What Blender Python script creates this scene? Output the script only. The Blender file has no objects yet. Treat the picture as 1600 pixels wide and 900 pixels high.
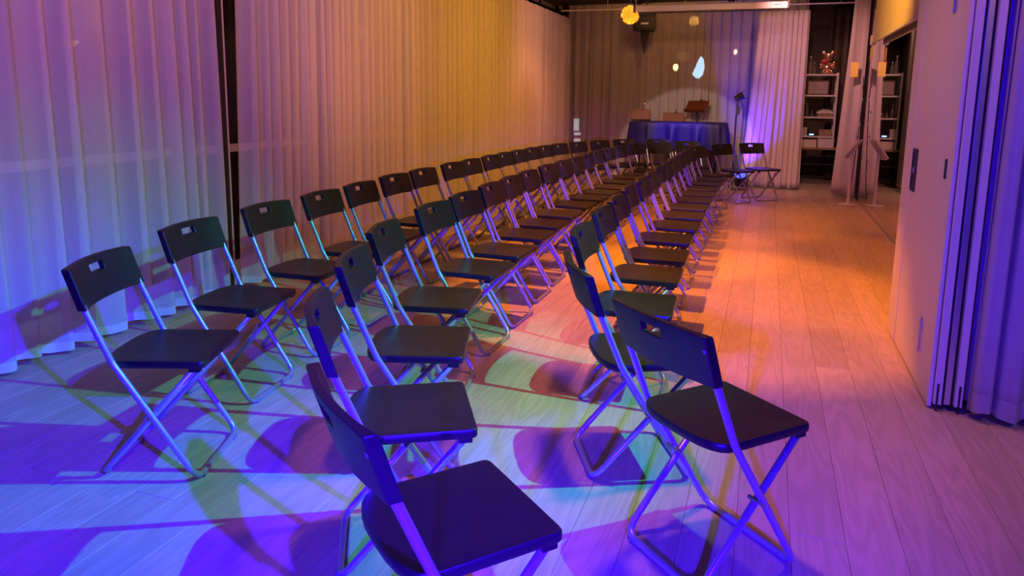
import bpy, bmesh, math, random
from mathutils import Vector, Matrix
random.seed(7)
PI = math.pi
R = math.radians
scene = bpy.context.scene
C = scene.collection

# ------------------------------------------------------------------ camera
cd = bpy.data.cameras.new('camera')
cam = bpy.data.objects.new('camera', cd); C.objects.link(cam)
cd.sensor_width = 36.0
cd.lens = 1127.43 / 1600 * 36
cd.shift_y = -(450 - 333.32) / 1600
cd.clip_start = 0.05; cd.clip_end = 200
YAW, PITCH, ROLL = 0.3375, 0.1588, 0.0128
cam.matrix_world = (Matrix.Translation((0, 0, 1.3755)) @ Matrix.Rotation(YAW, 4, 'Z')
                    @ Matrix.Rotation(PI / 2 - PITCH, 4, 'X') @ Matrix.Rotation(ROLL, 4, 'Z'))
scene.camera = cam

# ------------------------------------------------------------------ world, view
w = bpy.data.worlds.new('night'); scene.world = w; w.use_nodes = True
w.node_tree.nodes['Background'].inputs[0].default_value = (0.55, 0.46, 0.38, 1)
w.node_tree.nodes['Background'].inputs[1].default_value = 0.06
vs = scene.view_settings
vs.view_transform = 'Standard'; vs.look = 'None'; vs.gamma = 1.0; vs.use_curve_mapping = False
vs.exposure = 0.0

# ------------------------------------------------------------------ stage lamps and added fill spots
def spot(name, loc, target, color, power, angle, blend=0.3, radius=0.03):
    ld = bpy.data.lights.new(name, 'SPOT'); o = bpy.data.objects.new(name, ld); C.objects.link(o)
    ld.color = color; ld.energy = power; ld.spot_size = R(angle); ld.spot_blend = blend
    ld.shadow_soft_size = radius
    o.location = loc
    o.rotation_euler = (Vector(target) - Vector(loc)).to_track_quat('-Z', 'Y').to_euler()
    return o

BLUE = (0.03, 0.002, 1.0)
CYAN = (0.05, 0.90, 0.66)
PINK = (1.0, 0.26, 0.14)
AMBER = (1.0, 0.24, 0.0)
# blue washes beside and behind the camera
spot('blue_floor_wash', (1.05, -0.1, 2.1), (-1.45, 1.15, 0.0), BLUE, 3300, 54, 0.9, 0.02)
spot('blue_row_wash', (0.30, -1.6, 1.2), (-0.45, 1.75, 0.0), BLUE, 3400, 42, 0.95, 0.04)
spot('blue_side_wash', (-0.6, -1.4, 1.5), (1.15, 3.5, 1.2), BLUE, 650, 30, 0.8, 0.04)
spot('blue_right_fill', (0.8, -0.6, 1.9), (0.85, 1.4, 0.0), BLUE, 330, 72, 0.9, 0.04)  # added fill, turns the near right floor purple
spot('blue_curtain_fill', (-0.8, 0.2, 1.7), (-3.46, 2.6, 1.9), (0.16, 0.05, 1.0), 230, 64, 0.9, 0.04)  # added fill, tints the upper left curtain lavender
spot('blue_piano_fill', (-1.2, 8.6, 3.0), (-1.30, 11.6, 0.85), (0.07, 0.0, 1.0), 900, 15, 0.6, 0.04)  # added overhead fill to turn the piano cover blue
# cyan par can high on the right, casting the red shadows
spot('cyan_par', (0.68, 2.9, 2.42), (-1.85, 2.75, 0.0), CYAN, 330, 66, 0.8, 0.012)
# warm pink house spots in the ceiling
for i, (x, y, p, a) in enumerate([(-0.45, 2.7, 130, 64), (0.5, 3.3, 46, 125), (-2.1, 5.4, 55, 110), (-0.4, 9.2, 60, 125), (-2.2, 10.4, 130, 125)]):
    spot('pink_house_spot', (x, y, 3.02), (x, y, 0), PINK, p, a, 0.8, 0.10)
for i, (y, ty, p) in enumerate([(1.6, 1.8, 120), (3.6, 3.9, 105), (5.2, 5.6, 75), (10.2, 11.0, 90)]):
    spot('pink_curtain_spot', (-1.4, y, 3.0), (-3.46, ty, 2.1), (1.0, 0.36, 0.30), p, 80, 0.9, 0.10)
spot('pink_drape_fill', (0.3, 9.0, 3.0), (0.45, 12.1, 1.4), (1.0, 0.40, 0.36), 230, 60, 0.8, 0.10)  # added fill to brighten the white drape
spot('pink_side_fill', (2.1, 1.0, 2.9), (1.0, 3.45, 1.0), (1.0, 0.45, 0.42), 65, 60, 0.9, 0.10)  # added fill giving the lavender drape folds a pink side
spot('pink_door_fill', (-1.3, 4.2, 2.9), (0.77, 4.2, 1.0), (1.0, 0.42, 0.32), 70, 56, 0.9, 0.10)  # added fill to brighten the cupboard front
spot('screen_fill', (-1.1, 4.5, 2.8), (-1.1, 10.0, 2.55), (1.0, 0.52, 0.34), 190, 34, 0.9, 0.10)  # added fill for the otherwise unlit face of the screen case
spot('curtain_head_spot', (-1.6, 11.2, 3.0), (-1.6, 12.8, 2.4), (1.0, 0.45, 0.08), 22, 150, 0.9, 0.10)
spot('storage_fill', (0.95, 12.9, 3.0), (0.85, 13.2, 0.0), (1.0, 0.50, 0.34), 28, 120, 0.7, 0.10)  # added fill to lift the dark storage corner
# amber spots; the last is added to brighten the roller blind
for i, (x, y, tx, ty, tz, p, a) in enumerate([
        (-1.10, 4.9, -0.60, 5.1, 0, 560, 64), (-1.3, 6.3, -1.3, 6.7, 0, 400, 60), (0.45, 6.0, 0.45, 6.3, 0, 230, 66),
        (-0.8, 8.3, -0.8, 8.5, 0, 160, 60), (0.5, 8.8, 0.5, 9.2, 0, 110, 70), (-0.8, 5.9, -3.4, 6.9, 1.6, 230, 100), (-0.8, 8.3, -3.4, 9.0, 1.5, 210, 100), (-0.6, 7.6, 1.2, 8.6, 2.5, 260, 70)]):
    spot('amber_spot', (x, y, 3.02), (tx, ty, tz), AMBER if i < 5 else (1.0, 0.42, 0.03), p, a, 0.35 if i < 4 else 1.0, 0.02)
# warm white spot on the curtain behind the piano
spot('stage_spot', (-1.15, 6.9, 2.95), (-1.30, 12.8, 0.32), (1.0, 0.70, 0.60), 420, 23, 0.15, 0.02)

# ------------------------------------------------------------------ materials
def mat(name, color, rough=0.5, metal=0.0, var=0.0, scale=8.0, bump=0.0, bscale=60.0, emit=None, estr=0.0, spec=0.5, coat=0.0):
    m = bpy.data.materials.new(name); m.use_nodes = True
    nt = m.node_tree; b = nt.nodes['Principled BSDF']
    b.inputs['Base Color'].default_value = (*color, 1)
    b.inputs['Roughness'].default_value = rough
    b.inputs['Metallic'].default_value = metal
    b.inputs['Specular IOR Level'].default_value = spec
    b.inputs['Coat Weight'].default_value = coat
    tc = nt.nodes.new('ShaderNodeTexCoord')
    n = nt.nodes.new('ShaderNodeTexNoise'); n.inputs['Scale'].default_value = scale; n.inputs['Detail'].default_value = 4
    nt.links.new(tc.outputs['Object'], n.inputs['Vector'])
    mr = nt.nodes.new('ShaderNodeMapRange')
    mr.inputs['To Min'].default_value = 1 - var; mr.inputs['To Max'].default_value = 1 + var
    nt.links.new(n.outputs['Fac'], mr.inputs['Value'])
    vm = nt.nodes.new('ShaderNodeVectorMath'); vm.operation = 'SCALE'
    vm.inputs[0].default_value = color
    nt.links.new(mr.outputs[0], vm.inputs['Scale'])
    nt.links.new(vm.outputs[0], b.inputs['Base Color'])
    if bump:
        n2 = nt.nodes.new('ShaderNodeTexNoise'); n2.inputs['Scale'].default_value = bscale; n2.inputs['Detail'].default_value = 3
        nt.links.new(tc.outputs['Object'], n2.inputs['Vector'])
        bp = nt.nodes.new('ShaderNodeBump'); bp.inputs['Strength'].default_value = bump; bp.inputs['Distance'].default_value = 0.002
        nt.links.new(n2.outputs['Fac'], bp.inputs['Height']); nt.links.new(bp.outputs[0], b.inputs['Normal'])
    if emit:
        b.inputs['Emission Color'].default_value = (*emit, 1); b.inputs['Emission Strength'].default_value = estr
    return m

def mat_sheer(name, color, transp, transl):
    m = bpy.data.materials.new(name); m.use_nodes = True; nt = m.node_tree
    for n in list(nt.nodes): nt.nodes.remove(n)
    out = nt.nodes.new('ShaderNodeOutputMaterial')
    d = nt.nodes.new('ShaderNodeBsdfDiffuse'); d.inputs[0].default_value = (*color, 1)
    t = nt.nodes.new('ShaderNodeBsdfTranslucent'); t.inputs[0].default_value = (*color, 1)
    tr = nt.nodes.new('ShaderNodeBsdfTransparent'); tr.inputs[0].default_value = (1, 1, 1, 1)
    m1 = nt.nodes.new('ShaderNodeMixShader'); m1.inputs[0].default_value = transl
    m2 = nt.nodes.new('ShaderNodeMixShader'); m2.inputs[0].default_value = transp
    nt.links.new(d.outputs[0], m1.inputs[1]); nt.links.new(t.outputs[0], m1.inputs[2])
    # fine weave
    tc = nt.nodes.new('ShaderNodeTexCoord'); nz = nt.nodes.new('ShaderNodeTexNoise')
    mp = nt.nodes.new('ShaderNodeMapping'); mp.inputs['Scale'].default_value = (60, 60, 4)
    nt.links.new(tc.outputs['Object'], mp.inputs[0]); nt.links.new(mp.outputs[0], nz.inputs['Vector'])
    mr = nt.nodes.new('ShaderNodeMapRange'); mr.inputs['To Min'].default_value = transp * 0.8; mr.inputs['To Max'].default_value = transp * 1.2
    nt.links.new(nz.outputs['Fac'], mr.inputs['Value']); nt.links.new(mr.outputs[0], m2.inputs[0])
    nt.links.new(m1.outputs[0], m2.inputs[1]); nt.links.new(tr.outputs[0], m2.inputs[2])
    nt.links.new(m2.outputs[0], out.inputs[0])
    return m

def mat_oak():
    m = bpy.data.materials.new('pale_oak'); m.use_nodes = True; nt = m.node_tree; b = nt.nodes['Principled BSDF']
    N = nt.nodes.new; L = nt.links.new
    tc = N('ShaderNodeTexCoord'); oi = N('ShaderNodeObjectInfo')
    off = N('ShaderNodeVectorMath'); off.operation = 'SCALE'; off.inputs[0].default_value = (7.3, 31.0, 0)
    L(oi.outputs['Random'], off.inputs['Scale'])
    add = N('ShaderNodeVectorMath'); add.operation = 'ADD'
    L(tc.outputs['Object'], add.inputs[0]); L(off.outputs[0], add.inputs[1])
    mp = N('ShaderNodeMapping'); mp.inputs['Scale'].default_value = (9.0, 1.1, 1)
    L(add.outputs[0], mp.inputs[0])
    # cathedral grain: contour lines of a stretched noise
    n1 = N('ShaderNodeTexNoise'); n1.inputs['Scale'].default_value = 0.9; n1.inputs['Detail'].default_value = 1.5
    L(mp.outputs[0], n1.inputs['Vector'])
    mu = N('ShaderNodeMath'); mu.operation = 'MULTIPLY'; mu.inputs[1].default_value = 60
    L(n1.outputs['Fac'], mu.inputs[0])
    sn = N('ShaderNodeMath'); sn.operation = 'SINE'; L(mu.outputs[0], sn.inputs[0])
    mr = N('ShaderNodeMapRange'); mr.inputs['From Min'].default_value = -1; mr.inputs['From Max'].default_value = 1
    L(sn.outputs[0], mr.inputs['Value'])
    mp2 = N('ShaderNodeMapping'); mp2.inputs['Scale'].default_value = (130, 5, 1); L(add.outputs[0], mp2.inputs[0])
    n2 = N('ShaderNodeTexNoise'); n2.inputs['Scale'].default_value = 1.0; n2.inputs['Detail'].default_value = 3; L(mp2.outputs[0], n2.inputs['Vector'])
    mx = N('ShaderNodeMath'); mx.operation = 'MULTIPLY_ADD'; mx.inputs[1].default_value = 0.68
    L(n2.outputs['Fac'], mx.inputs[0])
    sc = N('ShaderNodeMath'); sc.operation = 'MULTIPLY'; sc.inputs[1].default_value = 0.32; L(mr.outputs[0], sc.inputs[0])
    L(sc.outputs[0], mx.inputs[2])
    cr = N('ShaderNodeValToRGB')
    cr.color_ramp.elements[0].position = 0.12; cr.color_ramp.elements[0].color = (0.43, 0.335, 0.245, 1)
    cr.color_ramp.elements[1].position = 0.85; cr.color_ramp.elements[1].color = (0.58, 0.47, 0.355, 1)
    L(mx.outputs[0], cr.inputs[0])
    vr = N('ShaderNodeMapRange'); vr.inputs['To Min'].default_value = 0.90; vr.inputs['To Max'].default_value = 1.06
    L(oi.outputs['Random'], vr.inputs['Value'])
    fin = N('ShaderNodeVectorMath'); fin.operation = 'SCALE'; L(cr.outputs[0], fin.inputs[0]); L(vr.outputs[0], fin.inputs['Scale'])
    L(fin.outputs[0], b.inputs['Base Color'])
    b.inputs['Roughness'].default_value = 0.42; b.inputs['Specular IOR Level'].default_value = 0.4
    bp = N('ShaderNodeBump'); bp.inputs['Strength'].default_value = 0.12; bp.inputs['Distance'].default_value = 0.001
    L(mx.outputs[0], bp.inputs['Height']); L(bp.outputs[0], b.inputs['Normal'])
    return m

M = {}
M['oak'] = mat_oak()
M['subfloor'] = mat('dark_joint', (0.10, 0.075, 0.055), 0.8, var=0.1)
M['plaster'] = mat('plaster', (0.30, 0.27, 0.25), 0.9, var=0.05, bump=0.2)
M['ceiling'] = mat('dark_ceiling', (0.16, 0.14, 0.13), 0.9, var=0.05, bump=0.2)
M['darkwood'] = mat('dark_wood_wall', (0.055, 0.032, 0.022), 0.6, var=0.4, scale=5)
M['plastic'] = mat('black_plastic', (0.015, 0.0135, 0.013), 0.38, var=0.10, scale=20, bump=0.12, bscale=900, spec=0.45)
M['tube'] = mat('silver_tube', (0.42, 0.42, 0.44), 0.30, metal=0.5, var=0.04)
M['rivet'] = mat('steel_rivet', (0.45, 0.45, 0.46), 0.35, metal=1.0, var=0.05)
M['rubber'] = mat('clear_grey_foot', (0.20, 0.20, 0.21), 0.5, var=0.05)
M['sheer'] = mat_sheer('sheer_voile', (0.80, 0.74, 0.70), 0.36, 0.22)
M['sheer_back'] = mat_sheer('sheer_voile_back', (0.80, 0.72, 0.68), 0.38, 0.22)
M['hem'] = mat_sheer('voile_hem', (0.80, 0.75, 0.71), 0.05, 0.2)
M['drape_white'] = mat('white_drape', (0.66, 0.60, 0.58), 0.85, var=0.04, bump=0.2, bscale=300)
M['drape_grey'] = mat('grey_drape', (0.52, 0.45, 0.44), 0.85, var=0.05, bump=0.2, bscale=300)
M['drape_lav'] = mat('lavender_satin', (0.40, 0.34, 0.40), 0.42, var=0.05, bump=0.15, bscale=500)
M['black'] = mat('black_metal', (0.012, 0.012, 0.012), 0.45, var=0.1)
M['frame_white'] = mat('pale_frame', (0.52, 0.48, 0.44), 0.5, var=0.03)
M['white'] = mat('white_enamel', (0.72, 0.70, 0.68), 0.35, var=0.02)
M['cream'] = mat('cream_panel', (0.74, 0.66, 0.55), 0.6, var=0.02)
M['door'] = mat('pale_laminate', (0.66, 0.60, 0.57), 0.5, var=0.02, bump=0.05)
M['alu'] = mat('aluminium', (0.60, 0.60, 0.62), 0.32, metal=0.9, var=0.05)
M['piano_cover'] = mat('navy_nylon', (0.006, 0.004, 0.10), 0.55, var=0.15, bump=0.4, bscale=30)
M['piano'] = mat('black_lacquer', (0.010, 0.010, 0.011), 0.12, var=0.05, coat=0.4)
M['brass'] = mat('brass', (0.75, 0.55, 0.18), 0.3, metal=1.0, var=0.05)
M['wood'] = mat('reddish_wood', (0.11, 0.027, 0.007), 0.4, var=0.25, scale=14)
M['kraft'] = mat('kraft_card', (0.36, 0.25, 0.16), 0.8, var=0.08)
M['yellowcard'] = mat('yellow_card', (0.80, 0.58, 0.12), 0.6, var=0.04)
M['rosegold'] = mat('rose_gold_foil', (0.85, 0.52, 0.40), 0.22, metal=0.9, var=0.1, bump=0.5, bscale=40)
M['red'] = mat('red_ribbon', (0.45, 0.02, 0.02), 0.5, var=0.1)
M['bottle'] = mat('bottle_glass', (0.12, 0.10, 0.09), 0.08, var=0.1, coat=0.5)
M['paper'] = mat('paper_print', (0.42, 0.36, 0.33), 0.7, var=0.35, scale=18)
M['feather'] = mat('amber_feather', (0.9, 0.5, 0.12), 0.7, var=0.2, emit=(1.0, 0.33, 0.015), estr=0.75)
M['bulb'] = mat('warm_bulb', (1, 0.8, 0.5), 0.5, emit=(1.0, 0.55, 0.15), estr=12)
M['blue_lens'] = mat('blue_led_lens', (0.02, 0.02, 0.3), 0.3, emit=(0.02, 0.03, 1.0), estr=7)
M['led'] = mat('blue_white_led', (0.3, 0.5, 0.9), 0.3, emit=(0.25, 0.5, 1.0), estr=3)
M['ground'] = mat('asphalt_night', (0.05, 0.05, 0.05), 0.9, var=0.2)
M['facade'] = mat('night_facade', (0.12, 0.10, 0.09), 0.9, var=0.2)
M['lit_yellow'] = mat('lit_pane_yellow', (0.8, 0.6, 0.2), 0.5, emit=(1.0, 0.78, 0.25), estr=9)
M['lit_white'] = mat('lit_pane_white', (0.8, 0.8, 0.8), 0.5, emit=(0.95, 0.95, 1.0), estr=1.0)
M['lit_blue'] = mat('lit_lamp_blue', (0.6, 0.8, 0.9), 0.5, emit=(0.45, 0.75, 1.0), estr=3.5)
def mat_mirror():
    m = mat('mirror_silver', (0.80, 0.80, 0.79), 0.0, metal=1.0, var=0.01)
    m.node_tree.nodes['Principled BSDF'].inputs['Roughness'].default_value = 0.01
    return m
M['mirror'] = mat_mirror()
def mat_glass():
    m = bpy.data.materials.new('window_glass'); m.use_nodes = True; nt = m.node_tree
    for n in list(nt.nodes): nt.nodes.remove(n)
    out = nt.nodes.new('ShaderNodeOutputMaterial')
    t = nt.nodes.new('ShaderNodeBsdfTransparent'); t.inputs[0].default_value = (0.85, 0.88, 0.87, 1)
    g = nt.nodes.new('ShaderNodeBsdfGlossy'); g.inputs['Roughness'].default_value = 0.01
    f = nt.nodes.new('ShaderNodeFresnel'); f.inputs[0].default_value = 1.5
    mx = nt.nodes.new('ShaderNodeMixShader')
    nt.links.new(f.outputs[0], mx.inputs[0]); nt.links.new(t.outputs[0], mx.inputs[1]); nt.links.new(g.outputs[0], mx.inputs[2])
    nt.links.new(mx.outputs[0], out.inputs[0])
    return m
M['glass'] = mat_glass()

# ------------------------------------------------------------------ mesh helpers
class MB:
    def __init__(s): s.v = []; s.f = []
    def add(s, vs, fs):
        o = len(s.v); s.v += [tuple(p) for p in vs]; s.f += [tuple(i + o for i in f) for f in fs]; return s
    def box(s, x0, x1, y0, y1, z0, z1):
        v = [(x, y, z) for x in (x0, x1) for y in (y0, y1) for z in (z0, z1)]
        return s.add(v, [(0, 1, 3, 2), (4, 6, 7, 5), (0, 4, 5, 1), (2, 3, 7, 6), (0, 2, 6, 4), (1, 5, 7, 3)])
    def obox(s, c, hx, hy, hz, m):          # oriented box: half sizes, 3x3 matrix
        c = Vector(c); v = [c + m @ Vector((a * hx, b * hy, d * hz)) for a in (-1, 1) for b in (-1, 1) for d in (-1, 1)]
        return s.add(v, [(0, 1, 3, 2), (4, 6, 7, 5), (0, 4, 5, 1), (2, 3, 7, 6), (0, 2, 6, 4), (1, 5, 7, 3)])
    def tube(s, pts, r, n=8, closed=False):
        pts = [Vector(p) for p in pts]; k = len(pts); rings = []
        up = None
        rr = r if isinstance(r, (list, tuple)) else [r] * k
        for i, p in enumerate(pts):
            if closed: t = (pts[(i + 1) % k] - pts[i - 1])
            else: t = pts[min(i + 1, k - 1)] - pts[max(i - 1, 0)]
            t.normalize()
            if up is None:
                a = Vector((0, 0, 1)) if abs(t.z) < 0.9 else Vector((1, 0, 0))
                up = (a - t * a.dot(t)).normalized()
            else:
                up = (up - t * up.dot(t)).normalized()
            q = t.cross(up)
            rings.append([p + rr[i] * (math.cos(2 * PI * j / n) * up + math.sin(2 * PI * j / n) * q) for j in range(n)])
        v = [x for rg in rings for x in rg]; f = []
        for i in range(k if closed else k - 1):
            a = i * n; b = ((i + 1) % k) * n
            for j in range(n): f.append((a + j, a + (j + 1) % n, b + (j + 1) % n, b + j))
        if not closed:
            f.append(tuple(range(n))[::-1]); f.append(tuple((k - 1) * n + j for j in range(n)))
        return s.add(v, f)
    def lathe(s, prof, c=(0, 0, 0), n=24, m=None):      # prof: list of (r,z)
        c = Vector(c); v = []
        for r, z in prof:
            for j in range(n):
                p = Vector((r * math.cos(2 * PI * j / n), r * math.sin(2 * PI * j / n), z))
                v.append(c + (m @ p if m else p))
        f = []
        for i in range(len(prof) - 1):
            for j in range(n): f.append((i * n + j, i * n + (j + 1) % n, (i + 1) * n + (j + 1) % n, (i + 1) * n + j))
        f.append(tuple(range(n))[::-1]); f.append(tuple((len(prof) - 1) * n + j for j in range(n)))
        return s.add(v, f)
    def prism(s, poly, z0, z1):
        n = len(poly); v = [(x, y, z0) for x, y in poly] + [(x, y, z1) for x, y in poly]
        f = [tuple(range(n))[::-1], tuple(range(n, 2 * n))] + [(i, (i + 1) % n, n + (i + 1) % n, n + i) for i in range(n)]
        return s.add(v, f)
    def grid(s, rows):
        h = len(rows); k = len(rows[0]); v = [p for r in rows for p in r]
        return s.add(v, [(i * k + j, i * k + j + 1, (i + 1) * k + j + 1, (i + 1) * k + j) for i in range(h - 1) for j in range(k - 1)])
    def mesh(s, name, m, smooth=False):
        me = bpy.data.meshes.new(name); me.from_pydata(s.v, [], s.f); me.validate()
        bm = bmesh.new(); bm.from_mesh(me); bmesh.ops.recalc_face_normals(bm, faces=bm.faces); bm.to_mesh(me); bm.free()
        me.materials.append(M[m])
        if smooth:
            me.polygons.foreach_set('use_smooth', [True] * len(me.polygons))
        me.update(); return me
    def build(s, name, m, parent=None, smooth=False, bevel=0.0, sharp=None):
        o = bpy.data.objects.new(name, s.mesh(name, m, smooth)); C.objects.link(o)
        if parent is not None: o.parent = parent
        if bevel:
            b = o.modifiers.new('bevel', 'BEVEL'); b.width = bevel; b.segments = 2; b.limit_method = 'ANGLE'; b.angle_limit = R(40)
        if smooth and sharp:
            o.data.set_sharp_from_angle(angle=R(sharp))
        return o

def tag(o, label=None, cat=None, group=None, kind=None):
    if label: o['label'] = label
    if cat: o['category'] = cat
    if group: o['group'] = group
    if kind: o['kind'] = kind
    return o
def thing(name, loc, label, cat, rz=0.0, group=None):
    o = bpy.data.objects.new(name, None); o.empty_display_size = 0.1; C.objects.link(o)
    o.location = loc; o.rotation_euler = (0, 0, rz)
    return tag(o, label, cat, group)
def copy_tree(o, parent=None):
    c = o.copy(); C.objects.link(c); c.parent = parent
    for ch in o.children: copy_tree(ch, c)
    return c
def fillet(pts, rad, n=6):
    pts = [Vector(p) for p in pts]; out = [pts[0]]
    for i in range(1, len(pts) - 1):
        r = rad[i - 1] if isinstance(rad, (list, tuple)) else rad
        a = (pts[i - 1] - pts[i]); b = (pts[i + 1] - pts[i]); la, lb = a.length, b.length
        a.normalize(); b.normalize(); ang = a.angle(b); d = min(r / math.tan(ang / 2), la * .48, lb * .48)
        p0 = pts[i] + a * d; p1 = pts[i] + b * d
        for k in range(n + 1):
            t = k / n; out.append((1 - t) ** 2 * p0 + 2 * t * (1 - t) * pts[i] + t * t * p1)
    out.append(pts[-1]); return out

# ================================================================== SETTING
XL, XM, XN = -4.02, 1.245, 2.6            # window wall, mirror plane, near right wall
YB, YF, ZC = -3.0, 14.3, 3.1
fl = MB().box(XL - .1, XN, YB, YF, -0.12, -0.012).build('floor', 'subfloor'); tag(fl, kind='structure')
PW, PL = 0.166, 1.98
cols = []
x = -4.0
while x < XN - 0.02:
    cols.append((x, min(x + PW, XN))); x += PW
rest = MB()
plank_cache = {}
def plank_box(mb, x0, x1, y0, y1, g=0.0005, b=0.0012):
    x0 += g; x1 -= g; y0 += g; y1 -= g
    v = [(x0, y0, -.012), (x1, y0, -.012), (x1, y1, -.012), (x0, y1, -.012),
         (x0, y0, -b), (x1, y0, -b), (x1, y1, -b), (x0, y1, -b),
         (x0 + b, y0 + b, 0), (x1 - b, y0 + b, 0), (x1 - b, y1 - b, 0), (x0 + b, y1 - b, 0)]
    f = [(8, 9, 10, 11)]
    for i in range(4):
        j = (i + 1) % 4; f += [(i, j, 4 + j, 4 + i), (4 + i, 4 + j, 8 + j, 8 + i)]
    mb.add(v, f)
for ci, (x0, x1) in enumerate(cols):
    y = 0.55 - random.random() * PL * 0.9
    y = YB if False else y
    # run back to the rear wall as plain remaining floor
    plank_box(rest, x0, x1, YB, y)
    while y < YF - 0.05:
        y1 = min(y + PL, YF)
        seen = y1 > 0.7 and x0 < XM - 0.02 and x1 > -3.75 and not (y > 12.2 and x0 < 0.3)
        if seen:
            key = (round(x1 - x0, 3), round(y1 - y, 3))
            if key not in plank_cache:
                mb = MB(); plank_box(mb, 0, x1 - x0, 0, y1 - y); plank_cache[key] = mb.mesh('plank', 'oak')
            o = bpy.data.objects.new('plank', plank_cache[key]); C.objects.link(o); o.parent = fl; o.location = (x0, y, 0)
        else:
            plank_box(rest, x0, x1, y, y1)
        y = y1
o = rest.build('planks', 'oak', fl); o['kind'] = 'stuff'

tag(MB().box(XL - .1, XN, YB, YF, ZC, ZC + .1).build('ceiling', 'ceiling'), kind='structure')
tag(MB().box(XL - .1, XN, YB - .1, YB, -.12, ZC).build('wall_rear', 'plaster'), kind='structure')
tag(MB().box(XN, XN + .1, YB, 3.9, -.12, ZC).build('wall_right', 'plaster'), kind='structure')
tag(MB().box(XM + .012, XM + .15, 4.78, YF, -.0, ZC).build('wall_mirror', 'darkwood'), kind='structure')
tag(MB().box(0.34, XM + .15, YF, YF + .1, -.12, ZC).build('wall_storage', 'darkwood'), kind='structure')

# window walls: frames with panes
def window(name, axis, at, a0, a1, zs, post=0.05, m='black'):
    """frame in the plane axis=at between a0..a1 with horizontal rails zs"""
    mb = MB()
    def bx(p0, p1, z0, z1, t=0.03):
        if axis == 'x': mb.box(at - t, at + t, p0, p1, z0, z1)
        else: mb.box(p0, p1, at - t, at + t, z0, z1)
    bx(a0, a0 + post, 0, ZC); bx(a1 - post, a1, 0, ZC)
    o = mb.build(name, m); tag(o, kind='structure')
    for z in zs:
        mr = MB()
        if axis == 'x': mr.box(at - .025, at + .025, a0 + post, a1 - post, z, z + .06)
        else: mr.box(a0 + post, a1 - post, at - .025, at + .025, z, z + .06)
        mr.build('rail', 'frame_white', o)
    for z0, z1 in zip(zs[:-1], zs[1:]):
        mp = MB()
        if axis == 'x': mp.box(at - .004, at + .004, a0 + post, a1 - post, z0 + .06, z1)
        else: mp.box(a0 + post, a1 - post, at - .004, at + .004, z0 + .06, z1)
        mp.build('pane', 'glass', o)
    return o
ys = [-3.0, -1.1, 0.7, 2.4, 4.1, 5.8, 7.5, 9.2, 10.9, 12.6, 14.2]
n = 1
for a, b in zip(ys[:-1], ys[1:]):
    window('window_%d' % n, 'x', XL + .05, a, b, [0.0, 0.93, 3.04]); n += 1
xs = [XL + .1, -2.35, -0.7, 0.34]
for a, b in zip(xs[:-1], xs[1:]):
    window('window_%d' % n, 'y', 13.55, a, b, [0.0, 0.62, 2.32, 3.04]); n += 1
tag(MB().box(0.34, 0.40, 12.95, YF, 0, ZC).build('wall_partition', 'darkwood'), kind='structure')

# forked timber columns between the voile and the glass at the end of the room
def fork(x, y, h, sp, label):
    t = thing('forked_column', (x, y, 0), label, 'column', group='forked columns at the end window')
    MB().tube([(0, 0, 0), (0, 0, h * .6), (0, 0, h)], [.13, .11, .10], 10).build('trunk', 'darkwood', t, True)
    MB().tube([(0, 0, h - .15), (-sp * .55, 0, h + .42), (-sp, 0, 3.08)], [.09, .07, .06], 8).build('branch', 'darkwood', t, True)
    MB().tube([(0, 0, h - .15), (sp * .26, 0, h + .36), (sp * .95, 0, 3.08)], [.09, .07, .06], 8).build('branch', 'darkwood', t, True)
fork(-1.50, 13.2, 1.75, 0.85, 'dark forked column seen through the voile directly above the piano')
fork(-2.95, 13.2, 1.72, 0.70, 'dark forked column seen through the voile nearer the window corner')

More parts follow.
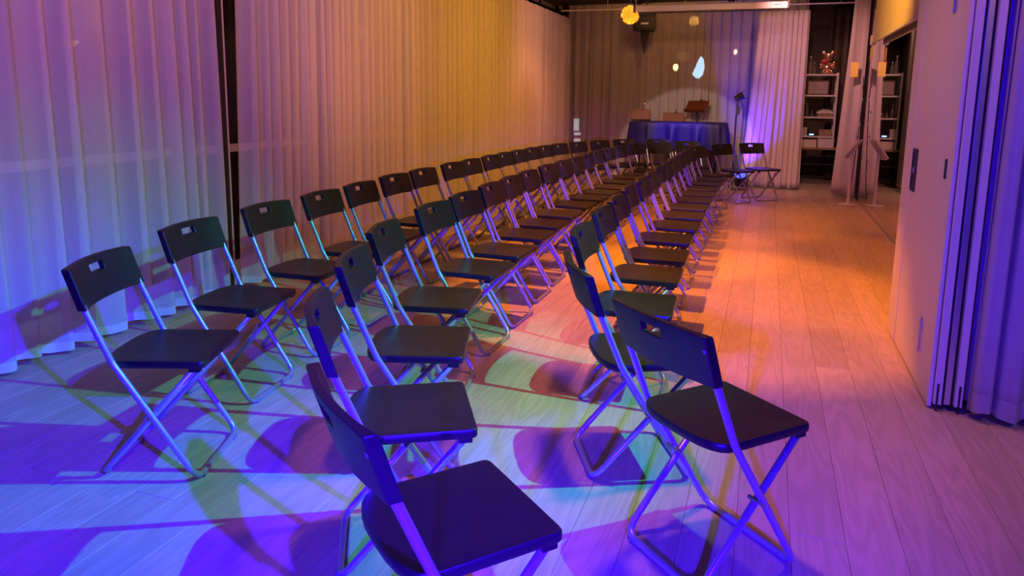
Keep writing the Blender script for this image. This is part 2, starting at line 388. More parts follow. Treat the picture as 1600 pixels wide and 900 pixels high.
# ================================================================== CURTAINS
def curtain(name, p0, p1, z0, z1, label, m, lam=0.22, amp=0.05, seed=1, step=0.012, rows=22, hem=None, cat='curtain',
            top_amp=0.5, sharp=0.35, taper=(0, 0), bulge=None, thick=0.0, hem_h=0.05, group=None, lean=0.4):
    rnd = random.Random(seed)
    p0 = Vector((*p0, 0)); p1 = Vector((*p1, 0)); d = p1 - p0; Ln = d.length; d.normalize(); nrm = Vector((-d.y, d.x, 0))
    ns = max(8, int(Ln / step))
    # irregular fold phase
    kn = max(4, int(Ln / (lam * 0.9)) + 3); lv = [rnd.uniform(.65, 1.45) for _ in range(kn)]; av = [rnd.uniform(.45, 1.25) for _ in range(kn)]
    dv = [rnd.uniform(-1, 1) for _ in range(kn)]; hv = [rnd.uniform(-1, 1) for _ in range(kn)]
    def smp(arr, t):
        q = t * (kn - 1); i = min(int(q), kn - 2); f = q - i; f = f * f * (3 - 2 * f); return arr[i] * (1 - f) + arr[i + 1] * f
    ph = [0.0]; 
    for i in range(ns): ph.append(ph[-1] + 2 * PI * (Ln / ns) / (lam * smp(lv, i / ns)))
    def pt(i, u, off=0.0):          # u 0 bottom .. 1 top
        t = i / ns; a = amp * smp(av, t) * (1 - (1 - top_amp) * u ** 1.5)
        f = ph[i] + smp(dv, t) * 1.1 * (1 - u)
        s_ = math.sin(f); disp = a * (s_ + sharp * math.sin(2 * f + smp(hv, t) * 2))
        along = t * Ln + lean * a * math.cos(f + .6)
        along += (taper[0] * (1 - t) + taper[1] * t) * (1 - u) ** 1.3
        if bulge: disp += bulge(t, u)
        zb = z0 + 0.012 * (1 + math.sin(ph[i] * .5 + hv[0]))
        z = zb + (z1 - zb) * u
        p = p0 + d * along + nrm * (disp + off)
        return (p.x, p.y, z)
    mb = MB(); mb.grid([[pt(i, (r / rows)) for i in range(ns + 1)] for r in range(rows + 1)])
    o = mb.build(name, m, None, True)
    if thick:
        sm = o.modifiers.new('cloth', 'SOLIDIFY'); sm.thickness = thick
    tag(o, label, cat, group)
    if hem:
        for sg in (1, -1):
            hb = MB(); hu = hem_h / (z1 - z0)
            hb.grid([[pt(i, u, .0015 * sg) for i in range(ns + 1)] for u in (0, hu * .5, hu)])
            if sg == 1: h = hb
            else: h.add(hb.v, hb.f)
        h.build('hem', hem, o, True)
    return o
XC = -3.46
curtain('sheer_curtain', (XC, -1.6), (XC, 3.90), 0.02, 2.80, 'pale sheer curtain beside the nearest chairs, glowing blue and violet', 'sheer',
        0.145, 0.055, 11, 0.009, hem='hem', group='sheer curtains along the windows')
curtain('sheer_curtain', (XC + .01, 4.14), (XC + .01, 6.72), 0.02, 2.80, 'sheer mauve curtain just beyond the dark window gap', 'sheer',
        0.125, 0.048, 23, 0.009, hem='hem', group='sheer curtains along the windows', taper=(-.10, 0))
curtain('sheer_curtain', (XC, 6.74), (XC, 12.86), 0.02, 2.78, 'long golden sheer curtain in the middle and far part of the window side', 'sheer',
        0.125, 0.045, 37, 0.009, hem='hem', group='sheer curtains along the windows')
curtain('sheer_curtain', (-3.50, 12.90), (0.50, 12.90), 0.02, 3.0, 'wide translucent sheer curtain across the end of the room behind the piano', 'sheer_back',
        0.15, 0.035, 53, 0.009, hem='hem')
curtain('white_drape', (-0.24, 12.12), (0.50, 12.10), 0.02, 2.74, 'thick pleated white drape lit blue at its lower left edge', 'drape_white',
        0.078, 0.030, 61, 0.004, rows=30, hem='drape_white', taper=(-.16, .03), top_amp=.55, thick=.004)
curtain('grey_drape', (1.04, 11.50), (1.225, 11.25), 0.03, 3.0, 'plain grey drape spreading towards the floor beside the mirror edge', 'drape_grey',
        0.22, 0.022, 71, 0.008, hem='drape_grey', taper=(-.16, 0.0), top_amp=.8, sharp=.1, thick=.004)
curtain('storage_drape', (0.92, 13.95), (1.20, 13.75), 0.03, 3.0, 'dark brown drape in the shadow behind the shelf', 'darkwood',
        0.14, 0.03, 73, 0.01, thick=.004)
curtain('lavender_drape', (0.915, 3.50), (2.5, 3.30), 0.025, 3.0, 'heavy satin lavender drape at the near right edge beside the folding partition', 'drape_lav',
        0.10, 0.042, 87, 0.003, hem='drape_lav', hem_h=.09, top_amp=.85, thick=.004)
# window post and jamb strips showing in the gap
t = thing('gap_post', (XC - .02, 3.99, 0), 'slim black post with a beige strip in the gap between two sheer curtains', 'post')
MB().box(-.02, .02, -.035, .012, 0, 3.05).build('post', 'black', t, bevel=.003)
MB().box(-.05, -.005, .02, .058, 0, 3.05).build('strip', 'frame_white', t, bevel=.003)

# ================================================================== CHAIRS
def build_chair():
    root = thing('folding_chair', (0, 0, 0), 'chair', 'chair')
    YA = 0.191; r = 0.0115
    half = [(0.002, -YA, .745), (.045, -YA, .64), (.128, -YA, .445), (.402, -YA, r)]
    pa = half + [(x, -y, z) for x, y, z in half[::-1]]
    pa = fillet(pa, [.5, .17, .055, .055, .17, .5])
    MB().tube(pa, r, 10).build('back_leg_frame', 'tube', root, True)
    YB_ = 0.165
    hb = [(.405, -YB_, .418), (.045, -YB_, r)]
    pb = fillet(hb + [(x, -y, z) for x, y, z in hb[::-1]], [.055, .055])
    MB().tube(pb, r, 10).build('front_leg_frame', 'tube', root, True)
    # seat
    outl = []
    def arc(cx, cy, rad, a0, a1, k=5):
        for i in range(k + 1):
            a = a0 + (a1 - a0) * i / k; outl.append((cx + rad * math.cos(a), cy + rad * math.sin(a)))
    w_ = .181
    arc(.44 - .018, -w_ + .018, .018, -PI / 2, 0); arc(.44 - .018, w_ - .018, .018, 0, PI / 2)
    for i in range(13):           # convex rear edge
        tt = i / 12; a = math.cos(PI * tt); y = w_ * (abs(a) ** .72) * (1 if a > 0 else -1)
        outl.append((.150 - .082 * math.sin(PI * tt) ** .75, y))
    cx, cy = .27, 0; rows = []
    zt = .448
    for s_, dz in ((.02, -.008), (.35, -.0075), (.7, -.005), (.93, -.001), (.985, -.0015), (1.0, -.006), (1.0, -.024), (.985, -.028), (.95, -.028), (.93, -.012), (.4, -.016)):
        rows.append([(cx + (x - cx) * s_, cy + (y - cy) * s_, zt + dz) for x, y in outl])
    mb = MB(); n_ = len(outl); mb.v = [p for rw in rows for p in rw]
    for i in range(len(rows) - 1):
        for j in range(n_): mb.f.append((i * n_ + j, i * n_ + (j + 1) % n_, (i + 1) * n_ + (j + 1) % n_, (i + 1) * n_ + j))
    mb.f.append(tuple(range(n_))); mb.f.append(tuple((len(rows) - 1) * n_ + j for j in range(n_)))
    seat = mb.build('seat', 'plastic', root, True, sharp=50)
    # front lip tabs below the seat
    for sg in (-1, 1):
        MB().box(.385, .425, sg * .165 - .012, sg * .165 + .012, .405, .432).build('hinge_bracket', 'plastic', root, bevel=.003)
    # backrest, bowed backwards with a hand hole
    hw = .203; us = [-hw, -.185, -.15, -.11, -.075, -.044, -.015, .015, .044, .075, .11, .15, .185, hw]
    zsn = [.632, .66, .70, .728, .758, .770, .778]; th = .0115
    def bp(u, z, sd):
        q = u / hw; bow = -.028 * (1 - q * q)
        x_ = (0.775 - z) * .325 + bow
        zz = z + (0.006 * (1 - q * q) if z > .76 else 0)
        tk = th * (1.0 if abs(u) < .18 else 1.35)
        if z > .775: tk *= .92
        return (x_ + sd * tk, u, zz)
    nu, nz = len(us), len(zsn); mb = MB()
    for sd in (-1, 1):
        mb.v += [bp(u, z, sd) for z in zsn for u in us]
    F0 = nu * nz
    hole = lambda i, j: (i == 3 and 5 <= j <= 7)
    for i in range(nz - 1):
        for j in range(nu - 1):
            a, b, c_, d_ = i * nu + j, i * nu + j + 1, (i + 1) * nu + j + 1, (i + 1) * nu + j
            if hole(i, j): continue
            mb.f += [(a, b, c_, d_), (F0 + a, F0 + d_, F0 + c_, F0 + b)]
    def rim(a, b): mb.f.append((a, b, F0 + b, F0 + a))
    for j in range(nu - 1):
        rim(j, j + 1); rim((nz - 1) * nu + j, (nz - 1) * nu + j + 1)
    for i in range(nz - 1): rim(i * nu, (i + 1) * nu); rim(i * nu + nu - 1, (i + 1) * nu + nu - 1)
    for j in (5, 6, 7): rim(3 * nu + j, 3 * nu + j + 1); rim(4 * nu + j, 4 * nu + j + 1)
    rim(3 * nu + 5, 4 * nu + 5); rim(3 * nu + 8, 4 * nu + 8)
    back = mb.build('backrest', 'plastic', root, True, bevel=.003, sharp=35)
    # pivots, feet
    for sg in (-1, 1):
        MB().tube([(.236, sg * .150, .264 - .012), (.236, sg * .208, .264 - .012)], .006, 8).build('pivot', 'rivet', root, True, sharp=40)
        MB().tube([(.402, sg * .13, .008), (.402, sg * .16, .008)], .0135, 8).build('foot', 'rubber', root, True, sharp=40)
        MB().tube([(.045, sg * .105, .008), (.045, sg * .135, .008)], .0135, 8).build('foot', 'rubber', root, True, sharp=40)
    return root

Lrow = [(-2.29, 1.94, 20), (-2.52, 2.63, 7.5), (-2.59, 3.27, 2), (-2.61, 3.82, 2), (-2.64, 4.33, 2), (-2.69, 4.91, -2), (-2.70, 5.42, -3),
        (-2.71, 6.03, -2), (-2.705, 6.47, -2), (-2.71, 7.00, -2), (-2.71, 7.43, -1), (-2.70, 7.88, -3), (-2.69, 8.33, -3), (-2.66, 8.79, -7),
        (-2.61, 9.30, -13), (-2.48, 9.79, -18), (-2.29, 10.30, -27), (-2.04, 10.82, -38), (-1.58, 11.14, -55)]
Mrow = [(-0.785, 1.19, 49), (-1.19, 1.72, 30), (-1.46, 2.33, 18), (-1.67, 2.94, 12), (-1.75, 3.64, -1), (-1.77, 4.14, -2), (-1.81, 4.69, 0),
        (-1.83, 5.16, 0), (-1.85, 5.66, -1), (-1.86, 6.25, -4), (-1.85, 6.74, -4), (-1.84, 7.18, -4), (-1.84, 7.66, -1), (-1.86, 8.20, -4),
        (-1.83, 8.68, -5), (-1.78, 9.15, -12), (-1.70, 9.78, -26), (-1.42, 10.27, -44), (-1.10, 10.74, -58)]
Nrow = [(-0.255, 1.975, 47), (-0.63, 2.53, 26), (-0.79, 3.24, 3), (-0.83, 3.85, 1), (-0.85, 4.36, 1), (-0.88, 4.92, 1), (-0.88, 5.47, 0),
        (-0.89, 5.99, 0), (-0.90, 6.49, 0), (-0.90, 6.98, -1), (-0.90, 7.46, -2), (-0.90, 7.94, -4), (-0.90, 8.42, -6), (-0.90, 8.95, -12),
        (-0.86, 9.60, -28), (-0.59, 10.38, -33), (-0.21, 10.86, -50)]
ORD = ['first', 'second', 'third', 'fourth', 'fifth', 'sixth', 'seventh', 'eighth', 'ninth', 'tenth', 'eleventh', 'twelfth', 'thirteenth',
       'fourteenth', 'fifteenth', 'sixteenth', 'seventeenth', 'eighteenth', 'nineteenth', 'twentieth']
proto = build_chair(); used = False
for row, where, grp in ((Lrow, 'row along the sheer window curtains', 'folding chairs in the window row'),
                        (Mrow, 'middle row of the three', 'folding chairs in the middle row'),
                        (Nrow, 'row beside the open floor', 'folding chairs in the aisle row')):
    for i, (x, y, a) in enumerate(row):
        c_ = proto if not used else copy_tree(proto)
        used = True
        c_.location = (x, y, 0); c_.rotation_euler = (0, 0, R(a)); c_['group'] = grp
        if i == 0: c_['label'] = 'black folding chair nearest the camera in the ' + where
        elif i == len(row) - 1: c_['label'] = 'black folding chair at the far, piano end of the ' + where
        else: c_['label'] = 'black folding chair, %s from the near end of the %s' % (ORD[i], where)

# ================================================================== RIGHT SIDE
# mirror wall in panels
t = thing('wall_mirror_panels', (XM, 0, 0), 'tall frameless wall mirror reflecting the shelf and grey drape', 'mirror')
t.name = 'wall_mirror_glass'
for a, b in ((4.9, 6.7), (6.703, 8.5), (8.503, 11.05)):
    MB().box(0, .011, a, b, 0.012, 2.6).build('mirror_pane', 'mirror', t)
MB().box(-.006, .011, 4.8, 11.05, 0, .012).build('bottom_channel', 'alu', t)
MB().box(-.004, .011, 11.05, 11.062, 0, 2.6).build('edge_strip', 'black', t)
# cream roller blind in front of the mirror head
t = thing('roller_blind', (1.17, 0, 2.13), 'cream roller blind pulled down over the top of the mirror', 'blind')
MB().box(-.002, .002, 5.2, 10.22, 0, .80).build('blind_cloth', 'cream', t)
MB().box(-.014, .014, 5.2, 10.22, -.03, .0).build('bottom_bar', 'white', t, bevel=.004)
MB().box(-.03, .03, 10.22, 10.29, -.045, .075).build('bar_end', 'white', t, bevel=.006)
MB().tube([(0, 5.2, .84), (0, 10.25, .84)], .04, 12).build('roller', 'white', t, True, sharp=40)
t = thing('blind_pull', (1.165, 10.26, 1.90), 'small wooden pull hanging under the end of the cream blind', 'pull')
MB().box(-.012, .012, -.03, .03, 0, .15).build('grip', 'yellowcard', t, bevel=.004)
MB().tube([(0, 0, .15), (0, 0, .20)], .003, 6).build('cord', 'white', t)
t = thing('hanging_tag', (1.075, 11.16, 1.72), 'yellow card tag hanging against the grey drape', 'tag')
MB().box(-.05, .05, -.004, .004, 0, .20).build('card', 'yellowcard', t, bevel=.002)
MB().tube([(0, 0, .20), (.0, .0, 1.38)], .002, 6).build('string', 'white', t)
t = thing('light_string', (1.225, 11.10, 0), 'thin dark string of unlit bulbs hanging down the mirror edge', 'light string')
MB().tube([(-.03, .02, 1.72), (-.02, 0, 1.45), (-.03, .0, 1.1), (-.05, .0, .7), (-.07, .0, .3), (-.10, 0, .02)], .006, 6).build('wire', 'black', t)
for i in range(9):
    z = .2 + i * .17
    MB().lathe([(.002, 0), (.012, .012), (.010, .03), (.003, .045)], (-.035 - (1.45 - z) * .03 + (.012 if i % 2 else -.012), -.008, z), 8).build('bulb', 'alu', t, True)

# tablet stand
t = thing('tablet_stand', (1.085, 10.65, 0), 'white tablet floor stand with round base in front of the mirror', 'stand', rz=R(-24))
MB().lathe([(.001, 0), (.118, 0), (.125, .006), (.122, .014), (.03, .022), (.018, .05), (.018, .06)], n=28).build('base', 'white', t, True, sharp=40)
MB().tube([(0, 0, .02), (0, 0, .70)], .019, 12).build('pole', 'white', t, True, sharp=40)
m3 = Matrix.Rotation(R(38), 3, 'Y')
MB().obox((0.0, 0, .76), .013, .085, .15, m3).build('tablet_holder', 'white', t, bevel=.008)
MB().obox((0.0116, 0, .769), .0015, .07, .12, m3).build('tablet_frame', 'frame_white', t, bevel=.001)
MB().obox((-.075, 0, .645), .025, .085, .008, m3).build('ledge', 'white', t, bevel=.004)
MB().tube([(0, 0, .69), (-.01, 0, .74)], .024, 10).build('joint', 'alu', t, True, sharp=40)

# storage partition leaf facing the room
t = thing('wall_partition_cabinet', (0.77, 0, 0), 'pale laminate cupboard front beside the open floor', 'cupboard'); t.name = 'cupboard_front'
MB().box(0.013, .44, 3.675, 4.76, 0.02, 3.05).build('carcass', 'door', t)
MB().box(-.006, .012, 4.525, 4.76, .012, 3.05).build('jamb', 'door', t, bevel=.003)
leaf = MB().box(-.004, .012, 3.845, 4.517, .012, 3.05).build('leaf', 'door', t, bevel=.003)
MB().box(-.006, .012, 3.57, 3.837, .012, 3.05).build('stile', 'door', t, bevel=.003)
MB().box(.002, .43, 3.675, 4.76, 0, .012).build('shadow_base', 'black', t)
for y0 in (3.837, 4.517): MB().box(.006, .0125, y0, y0 + .008, .012, 3.05).build('gap_shade', 'black', t)  # black strips added as shade, so the gaps stay dark
for z in (.18, 1.78):
    h_ = MB().box(-.009, -.002, 3.80, 3.88, z, z + .17).build('hinge', 'alu', t, bevel=.002)
    MB().tube([(-.010, 3.841, z), (-.010, 3.841, z + .17)], .008, 8).build('knuckle', 'alu', h_, True, sharp=40)
p_ = MB()
for (y0, y1, z0, z1) in ((4.36, 4.38, .90, 1.13), (4.47, 4.49, .90, 1.13), (4.38, 4.47, 1.11, 1.13), (4.38, 4.47, .90, .92)): p_.box(-.010, .0, y0, y1, z0, z1)
p_ = p_.build('flush_pull', 'black', t, bevel=.002)
MB().box(-.0055, -.0045, 4.38, 4.47, .92, 1.11).build('recess', 'black', p_)
MB().box(-.012, -.006, 4.40, 4.44, 1.00, 1.03).build('latch', 'alu', p_, bevel=.002)
MB().box(-.012, -.004, 3.675, 3.70, 1.04, 1.13).build('lock', 'black', t, bevel=.002)
t = thing('folding_partition', (0.785, 3.56, 0), 'stacked edges of a folding partition beside the lavender drape', 'partition')
for i, (x0, x1, mt, dy) in enumerate(((0, .031, 'door', -.01), (.043, .069, 'alu', .004), (.081, .112, 'door', -.012))):
    MB().box(x0, x1, dy, .10, .03, 3.05).build('panel_edge', mt, t, bevel=.003)
for x0 in (.031, .069):
    MB().box(x0, x0 + .012, .02, .09, .0, 3.05).build('seal', 'black', t)
for x0 in (.012, .098):
    MB().box(x0 - .004, x0 + .004, -.016, .0, .0, .13).build('floor_bolt', 'black', t, bevel=.001)

# ================================================================== END OF THE ROOM
t = thing('projection_screen', (-0.83, 10.0, 2.53), 'long white rolled up projection screen case hanging across the room', 'projection screen')
MB().box(-.955, .965, -.045, .045, 0, .085).build('case', 'white', t, bevel=.012)
for x in (-.965, .975): MB().box(x - .012, x + .012, -.05, .05, -.006, .092).build('end_cap', 'black', t, bevel=.004)
MB().box(-.92, .93, -.012, .012, -.018, .0).build('bottom_bar', 'black', t, bevel=.003)
MB().box(.80, .90, -.0465, -.0445, .045, .053).build('maker_mark', 'black', t)
for x in (-.95, -.3, .4, .97): MB().tube([(x, 0, .08), (x, 0, .565)], .004, 6).build('hanger', 'white', t)
for i, (y, z, x0, x1, lb) in enumerate(((12.0, 2.82, -3.38, 1.20, 'thin white rail crossing in front of the end curtains under the ceiling'),)):
    t = thing('ceiling_rail', (0, y, z), lb, 'rail')
    MB().tube([(x0, 0, 0), (x1, 0, 0)], .011, 8).build('rod', 'white', t, True, sharp=40)
    for x in (-2.6, -.6, .9): MB().tube([(x, 0, 0), (x, 0, ZC - z)], .004, 6).build('hanger', 'white', t)
t = thing('pendant_lamp', (-1.90, 10.25, 2.53), 'glowing amber feather ball pendant lamp beside the screen case', 'lamp')
rnd = random.Random(5); fm = MB()
for i in range(260):
    u = rnd.uniform(-1, 1); a = rnd.uniform(0, 2 * PI); q = math.sqrt(1 - u * u)
    n_ = Vector((q * math.cos(a), q * math.sin(a), u)); tg = n_.orthogonal().normalized(); tg = Matrix.Rotation(rnd.uniform(0, 6.28), 3, n_) @ tg; bt = n_.cross(tg)
    c_ = n_ * .088
    fm.add([c_ - bt * .016, c_ + tg * .03 + n_ * .018 - bt * .012, c_ + tg * .055 + n_ * .034, c_ + tg * .03 + n_ * .018 + bt * .012, c_ + bt * .016], [(0, 1, 2, 3, 4)])
s_ = fm.build('feathers', 'feather', t); s_['kind'] = 'stuff'
MB().lathe([(.002, -.085), (.05, -.07), (.078, -.035), (.083, 0), (.078, .035), (.05, .07), (.002, .085)], n=18).build('shade_core', 'feather', t, True)
MB().tube([(0, 0, .10), (0, 0, .57)], .003, 6).build('cable', 'black', t)
pl = bpy.data.lights.new('pendant_glow', 'POINT'); po = bpy.data.objects.new('pendant_glow', pl); C.objects.link(po)
pl.energy = 6; pl.color = (1, .5, .12); pl.shadow_soft_size = .14; po.location = (-1.90, 10.25, 2.36)

t = thing('hanging_speaker', (-2.03, 12.45, 2.50), 'black loudspeaker hung high in the corner beside the pendant lamp', 'loudspeaker')
MB().prism([(-.20, -.16), (.18, -.16), (.12, .14), (-.14, .14)], 0, .36).build('cabinet', 'black', t, bevel=.012)
MB().box(-.17, .15, -.172, -.160, .03, .33).build('grille', 'black', t, bevel=.004)
MB().box(-.06, .06, -.1755, -.172, .10, .13).build('badge', 'alu', t)
MB().add([(-.10, -.02, 0), (.05, -.02, 0), (.05, .06, 0), (-.10, .06, 0), (-.03, .02, -.36), (-.015, .02, -.36), (-.015, .03, -.36), (-.03, .03, -.36)],
         [(0, 1, 5, 4), (1, 2, 6, 5), (2, 3, 7, 6), (3, 0, 4, 7), (4, 5, 6, 7), (3, 2, 1, 0)]).build('wall_bracket', 'black', t)
MB().tube([(0, 0, .34), (0, 0, .6)], .012, 8).build('hanger', 'black', t)

# grand piano under its cover
t = thing('covered_piano', (-1.36, 12.0, 0), 'grand piano under a draped navy blue cover at the end of the room', 'piano')
out = [(.74, -.42), (.74, .40), (.2, .44), (-.45, .40)]
pts = []
def arcp(cx, cy, rx, ry, a0, a1, k):
    for i in range(k + 1):
        a = a0 + (a1 - a0) * i / k; pts.append((cx + rx * math.cos(a), cy + ry * math.sin(a)))
for i in range(36): pts.append((-.44 + 1.10 * i / 35, -.42 + .015 * math.sin(i * .4)))
arcp(.66, -.34, .08, .08, -PI / 2, 0, 8)
for i in range(12): pts.append((.74, -.24 + .58 * i / 11))
arcp(.66, .36, .08, .08, 0, PI / 2, 6)
for i in range(20): pts.append((.60 - 1.0 * i / 19, .44))
arcp(-.46, .01, .36, .43, PI / 2, 1.5 * PI, 26)
npt = len(pts); rows = []
rnd = random.Random(3); nz_ = [rnd.uniform(-1, 1) for _ in range(npt)]
cxp, cyp = .1, 0
def ring(sc, z, fold):
    o = []
    for i, (x, y) in enumerate(pts):
        f = fold * (math.sin(i * .62) + .6 * math.sin(i * 1.05 + 1.3) + .5 * nz_[i] * .4)
        r_ = math.hypot(x - cxp, y - cyp); k = sc + f / max(r_, .2)
        o.append((cxp + (x - cxp) * k, cyp + (y - cyp) * k, z + (.012 * math.sin(i * .5) if fold > .012 else 0)))
    return o
for sc, z, fo in ((.02, 1.03, 0), (.5, 1.028, .003), (.9, 1.022, .003), (.985, 1.016, .002), (1.0, 1.0, .003), (1.005, .92, .014), (1.01, .82, .024), (1.015, .70, .032), (1.02, .60, .038), (1.015, .595, .038), (1.0, .62, .034)):
    rows.append(ring(sc, z, fo))
mb = MB(); mb.v = [p for rw in rows for p in rw]
for i in range(len(rows) - 1):
    for j in range(npt): mb.f.append((i * npt + j, i * npt + (j + 1) % npt, (i + 1) * npt + (j + 1) % npt, (i + 1) * npt + j))
mb.f.append(tuple(range(npt)))
mb.build('cover', 'piano_cover', t, True)
MB().prism([(x * .9 + .01, y * .9) for x, y in pts], .58, .94).build('body', 'piano', t)
for lx, ly in ((.55, -.25), (.55, .28), (-.5, .02)):
    lg = MB().lathe([(.075, .58), (.07, .5), (.045, .4), (.04, .12), (.055, .09), (.02, .07)], (lx, ly, 0), 12).build('leg', 'piano', t, True, sharp=40)
    MB().lathe([(.012, .0), (.03, .01), (.03, .06), (.015, .075)], (lx, ly, 0), 10).build('caster', 'brass', lg, True)
MB().box(.12, .17, -.05, .05, .10, .60).box(.26, .31, -.05, .05, .10, .60).box(.08, .35, -.06, .08, .06, .12).build('pedal_lyre', 'piano', t, bevel=.006)
for x in (.14, .215, .29): MB().box(x - .012, x + .012, -.13, -.05, .07, .085).build('pedal', 'brass', t, bevel=.003)

# music stands
def music_stand(loc, zc, wid, hei, tilt, rz, label, ledge=True):
    t = thing('music_stand', loc, label, 'music stand', rz=R(rz), group='wooden music stands behind the piano')
    m = Matrix.Rotation(R(tilt), 3, 'X')
    d = MB().obox((0, 0, zc), wid / 2, .008, hei / 2, m).build('desk', 'wood', t, bevel=.003)
    lo = Vector((0, 0, zc)) + m @ Vector((0, -.03, -hei / 2))
    MB().obox(lo, wid / 2, .035, .006, m).build('ledge', 'wood', t, bevel=.002)
    MB().tube([(0, .03, .03), (0, .03, zc - .02)], .012, 10).build('post', 'black', t, True, sharp=40)
    for k in range(3):
        a = k * 2 * PI / 3 + .5
        MB().tube([(0, .03, .20), (.16 * math.cos(a), .03 + .16 * math.sin(a), .06), (.22 * math.cos(a), .03 + .22 * math.sin(a), .010)], .009, 8).build('leg', 'black', t, True)
    top = Vector((wid * .08, 0, zc)) + m @ Vector((0, 0, hei / 2))
    cl = MB().obox(top, .02, .014, .02, m).build('clip_lamp', 'black', t, bevel=.004)
    MB().tube([top, top + Vector((.01, -.01, .05)), top + Vector((.035, -.05, .075))], .005, 6).build('gooseneck', 'black', cl, True)
    MB().lathe([(.012, 0), (.016, .01), (.012, .035)], top + Vector((.035, -.06, .065)), 8).build('lamp_head', 'alu', cl, True)
music_stand((-2.08, 12.56, 0), 1.12, .33, .20, -18, 4, 'low wooden music stand desk at the rounded left end of the piano')
music_stand((-1.53, 12.60, 0), 1.075, .36, .18, -20, 0, 'wooden music stand just showing over the middle of the piano cover')
music_stand((-1.15, 12.58, 0), 1.27, .36, .27, -48, -14, 'raised tilted wooden music stand above the right part of the piano')

# spotlight on a stand
t = thing('spotlight_stand', (-0.485, 11.95, 0), 'black spotlight on a thin tall stand between piano and white drape', 'spotlight')
MB().tube([(0, 0, .05), (0, 0, 1.15)], .013, 10).build('pole', 'black', t, True, sharp=40)
MB().tube([(0, 0, 1.0), (.015, 0, 1.40)], .009, 8).build('upper_pole', 'black', t, True, sharp=40)
for k in range(3):
    a = k * 2 * PI / 3 + .3
    MB().tube([(0, 0, .30), (.20 * math.cos(a), .20 * math.sin(a), .02)], .008, 8).build('leg', 'black', t, True)
MB().tube([(.015, -.06, 1.32), (.015, -.06, 1.44), (.015, .06, 1.44), (.015, .06, 1.32)], .006, 6).build('yoke', 'black', t)
m3 = Matrix.Rotation(R(62), 3, 'Y')
MB().lathe([(.02, -.075), (.042, -.07), (.046, -.02), (.055, .0), (.058, .065), (.052, .07), (.045, .06)], (.03, 0, 1.43), 16, m3).build('lamp_head', 'black', t, True, sharp=40)
for sg in (-1, 1): MB().obox(Vector((.03, 0, 1.43)) + m3 @ Vector((sg * .06, 0, .10)), .003, .045, .035, m3).build('barn_door', 'black', t)
MB().box(.0, .05, -.03, .03, 1.16, 1.28).build('ballast', 'black', t, bevel=.006)
MB().tube([(.05, 0, 1.38), (.11, .0, 1.25), (.10, .0, .9), (.09, 0, .4), (.10, 0, .02)], .006, 6).build('cable', 'black', t, True)

# blue LED floor uplight by the drape
t = thing('floor_uplight', (-0.36, 11.72, 0), 'small floor uplight glowing saturated blue in front of the white drape', 'stage light', rz=R(0))
m3 = Matrix.Rotation(R(32), 3, 'X')
MB().lathe([(.05, -.11), (.085, -.09), (.09, .06), (.095, .08), (.085, .082)], (0, 0, .17), 20, m3).build('can', 'black', t, True, sharp=40)
MB().lathe([(.001, .078), (.082, .078), (.08, .086), (.001, .09)], (0, 0, .17), 20, m3).build('lens', 'blue_lens', t, True)
for sg in (-1, 1): MB().tube([(sg * .11, 0, .01), (sg * .11, 0, .19), (sg * .09, 0, .19)], .008, 6).build('bracket', 'black', t)
MB().box(-.13, .13, -.04, .04, 0, .014).build('foot_bar', 'black', t, bevel=.003)
spot('uplight_beam', (-0.40, 11.78, .30), (-0.30, 12.15, .85), (0.04, 0.005, 1.0), 160, 80, .9, .05)

# ================================================================== STORAGE CORNER
SY = 13.3
t = thing('storage_shelf', (0.76, SY, 0), 'white metal shelf unit crowded with small things between the two drapes', 'shelf')
for x in (-.24, .27):
    for y in (-.15, .15): MB().box(x - .014, x + .014, y - .014, y + .014, .62, 1.85).build('post', 'white', t, bevel=.002)
for z in (1.80, 1.46, 1.10, .78):
    MB().box(-.25, .28, -.165, .165, z, z + .025).build('shelf_board', 'white', t, bevel=.003)
t = thing('side_table', (0.80, SY, 0), 'dark table with crossbars carrying the white shelf unit', 'table')
MB().box(-.36, .36, -.22, .22, .585, .615).build('table_top', 'kraft', t, bevel=.003)
for x in (-.33, .33):
    for y in (-.19, .19): MB().box(x - .016, x + .016, y - .016, y + .016, 0, .585).build('leg', 'black', t, bevel=.002)
for z in (.12, .33, .47): MB().box(-.33, .33, -.20, -.18, z, z + .022).build('crossbar', 'black', t)
def bear():
    t = thing('teddy_bear', (0.86, SY - .03, 1.825), 'shiny rose gold toy bear sitting on top of the shelf', 'toy bear')
    def ball(name, c, rx, ry, rz_, m, parent=t):
        pr = [(max(.001, math.sin(PI * k / 8)), -math.cos(PI * k / 8)) for k in range(9)]
        mm = Matrix.Diagonal((rx, ry, rz_)).to_3x3()
        return MB().lathe(pr, c, 14, mm).build(name, m, parent, True)
    ball('body', (0, 0, .11), .09, .08, .11, 'rosegold'); h = ball('head', (0, -.01, .28), .085, .075, .075, 'rosegold')
    ball('muzzle', (0, -.08, .265), .035, .025, .028, 'rosegold', h); ball('nose', (0, -.105, .275), .012, .008, .009, 'black', h)
    for s in (-1, 1):
        ball('ear', (s * .07, 0, .35), .032, .018, .032, 'rosegold', h); ball('eye', (s * .03, -.078, .30), .008, .006, .008, 'black', h)
        ball('arm', (s * .095, -.03, .15), .032, .035, .06, 'rosegold'); ball('leg', (s * .06, -.09, .035), .035, .07, .035, 'rosegold')
    ball('bow', (-.06, -.085, .205), .05, .02, .035, 'red')
bear()
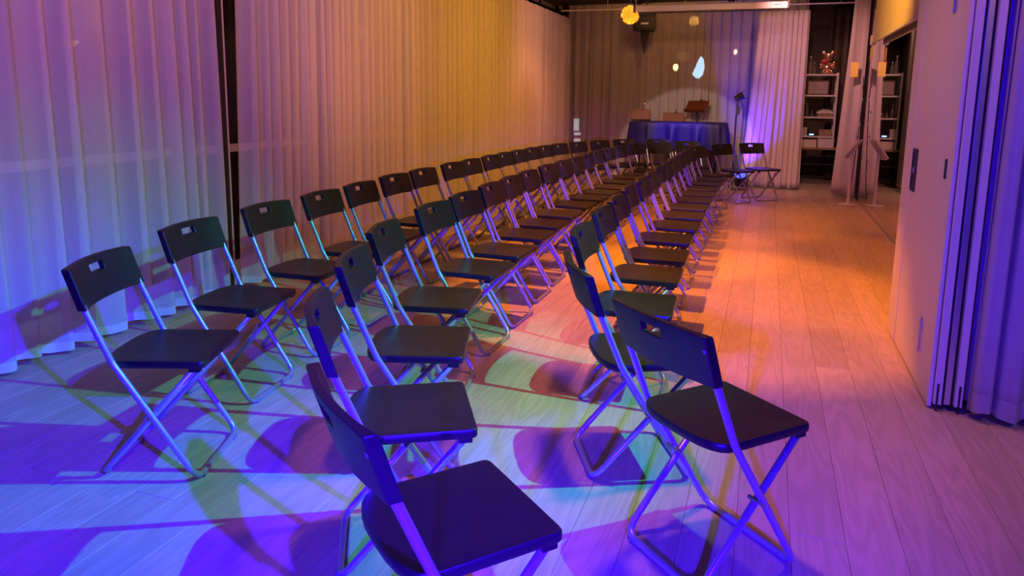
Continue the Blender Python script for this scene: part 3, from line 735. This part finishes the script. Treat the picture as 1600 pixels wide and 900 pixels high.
def bottle(x, z, h, r, label, m='bottle', y=SY - .05):
    t = thing('bottle', (x, y, z), label, 'bottle', group='bottles on the storage shelf')
    MB().lathe([(r * .9, 0), (r, .01), (r, h * .55), (r * .4, h * .72), (r * .32, h * .9)], n=12).build('glass_body', m, t, True, sharp=40)
    MB().lathe([(r * .36, h * .9), (r * .38, h * .91), (r * .36, h)], n=10).build('cap', 'alu', t, True, sharp=40)
bottle(0.60, 1.825, .30, .035, 'tall slim bottle beside the shiny toy bear')
bottle(0.66, 1.825, .20, .030, 'short bottle half hidden behind the toy bear')
bottle(0.60, 1.125, .22, .03, 'dark bottle at the left of the third shelf down')
bottle(0.68, 1.125, .10, .035, 'squat dark jar next to the folded cloth on the shelf')
bottle(0.76, 1.125, .07, .03, 'smallest jar on the shelf by the folded cloth')
t = thing('framed_print', (0.76, SY + .02, 1.487), 'framed line drawing leaning on the second shelf', 'picture')
MB().box(-.18, .16, 0, .012, 0, .24).build('frame', 'wood', t, bevel=.002)
MB().box(-.16, .14, -.002, .0, .02, .22).build('print', 'paper', t)
t = thing('folded_cloth', (0.89, SY - .02, 1.127), 'loose pale cloth folded over a box on the third shelf', 'cloth')
MB().box(-.12, .13, -.10, .10, 0, .05).build('box', 'kraft', t, bevel=.004)
gr = [[(-.15 + .30 * i / 14, -.12 + .24 * j / 10, .055 + .07 * math.sin(PI * i / 14) ** .5 * math.sin(PI * j / 10) ** .5 + .008 * math.sin(i * 1.7 + j)) for i in range(15)] for j in range(11)]
cl = MB().grid(gr).build('cloth', 'drape_white', t, True); sm = cl.modifiers.new('cloth', 'SOLIDIFY'); sm.thickness = .004
for (x0, x1, z0, h, lb, mm) in ((.53, .62, .805, .14, 'tall pale carton at the left end of the lowest shelf', 'frame_white'), (.81, 1.0, .805, .11, 'brown carton on the right of the lowest shelf', 'kraft'),
                                (.54, .78, .616, .13, 'cream storage box at the left on the dark table', 'cream'), (.80, 1.05, .616, .15, 'white storage box at the right on the dark table', 'white')):
    t = thing('storage_box', ((x0 + x1) / 2, SY - .06, z0), lb, 'box', group='boxes in the storage corner'); hw = (x1 - x0) / 2
    MB().box(-hw, hw, -.09, .09, 0, h * .8).build('box_body', mm, t, bevel=.003)
    MB().box(-hw - .003, hw + .003, -.093, .093, h * .8, h).build('lid', mm, t, bevel=.003)
t = thing('router', (0.70, SY - .06, .806), 'small electronic box with a blue glowing display on the lowest shelf', 'device')
MB().box(-.06, .06, -.07, .07, 0, .05).build('case', 'black', t, bevel=.004)
MB().box(-.04, .03, -.0725, -.070, .015, .035).build('display', 'led', t)

# ================================================================== OUTSIDE
tag(MB().box(-40, 40, -20, 60, -.5, -.2).build('ground_outside', 'ground'), kind='structure')
def building(name, x0, x1, y0, y1, h, label):
    t = thing(name, ((x0 + x1) / 2, (y0 + y1) / 2, -.2), label, 'building')
    MB().box(-(x1 - x0) / 2, (x1 - x0) / 2, -(y1 - y0) / 2, (y1 - y0) / 2, 0, h).build('block', 'facade', t)
    return t
def lit(t, pts, m):                 # panes in world coordinates
    for (x, y, z, hx, hy, hz) in pts:
        l = t.location
        MB().box(x - hx - l.x, x + hx - l.x, y - hy - l.y, y + hy - l.y, z - hz - l.z, z + hz - l.z).build('lit_window', m, t)
b1 = building('night_building', -16, -11, -4, 40, 7.5, 'dark building across the street showing faintly through the side curtains')
b2 = building('night_building', -10.5, 8, 24, 28, 7.5, 'dark building beyond the end window showing through the curtain')

t = thing('garden_lamp', (-6.0, 7.87, -.2), 'small yellow lamp glowing low behind the mauve sheer curtain', 'lamp')
MB().tube([(0, 0, 0), (0, 0, .40)], .015, 8).build('post', 'black', t, True)
MB().lathe([(.01, .40), (.03, .42), (.035, .47), (.02, .52)], n=10).build('globe', 'lit_yellow', t, True)
lit(b2, [(-10.0 + k, 23.98, 0.64, w_, .02, .17) for k, w_ in ((0, .07), (.17, .04), (.42, .05), (.66, .04))], 'lit_yellow')
lit(b2, [(-9.9, 23.98, 3.67, .05, .02, .12), (-9.55, 23.98, 3.66, .05, .02, .10), (-9.78, 23.98, 3.98, .05, .02, .10)], 'lit_white')
lit(b1, [(-10.98, 11.8, 2.0, .02, .25, .10)], 'lit_white')
lit(b2, [(-6.14, 23.98, .50, .09, .02, .2), (-6.1, 23.98, .08, .11, .02, .16)], 'lit_white')
t = thing('street_lamp', (-2.08, 22.5, -.2), 'bright bluish street lamp shining through the end curtain', 'street lamp')
MB().tube([(0, .1, 0), (0, .1, 2.6)], .05, 8).build('pole', 'black', t, True)
MB().lathe([(.05, 2.22), (.15, 2.32), (.19, 2.55), (.15, 2.78), (.05, 2.88)], n=14).build('globe', 'lit_blue', t, True)
t = thing('street_lamp', (-2.75, 22.6, -.2), 'dimmer yellowish street lamp just left of the bright one outside', 'street lamp')
MB().tube([(0, .1, 0), (0, .1, 2.5)], .05, 8).build('pole', 'black', t, True)
MB().lathe([(.03, 2.45), (.07, 2.5), (.08, 2.56), (.05, 2.64)], n=12).build('globe', 'lit_yellow', t, True)
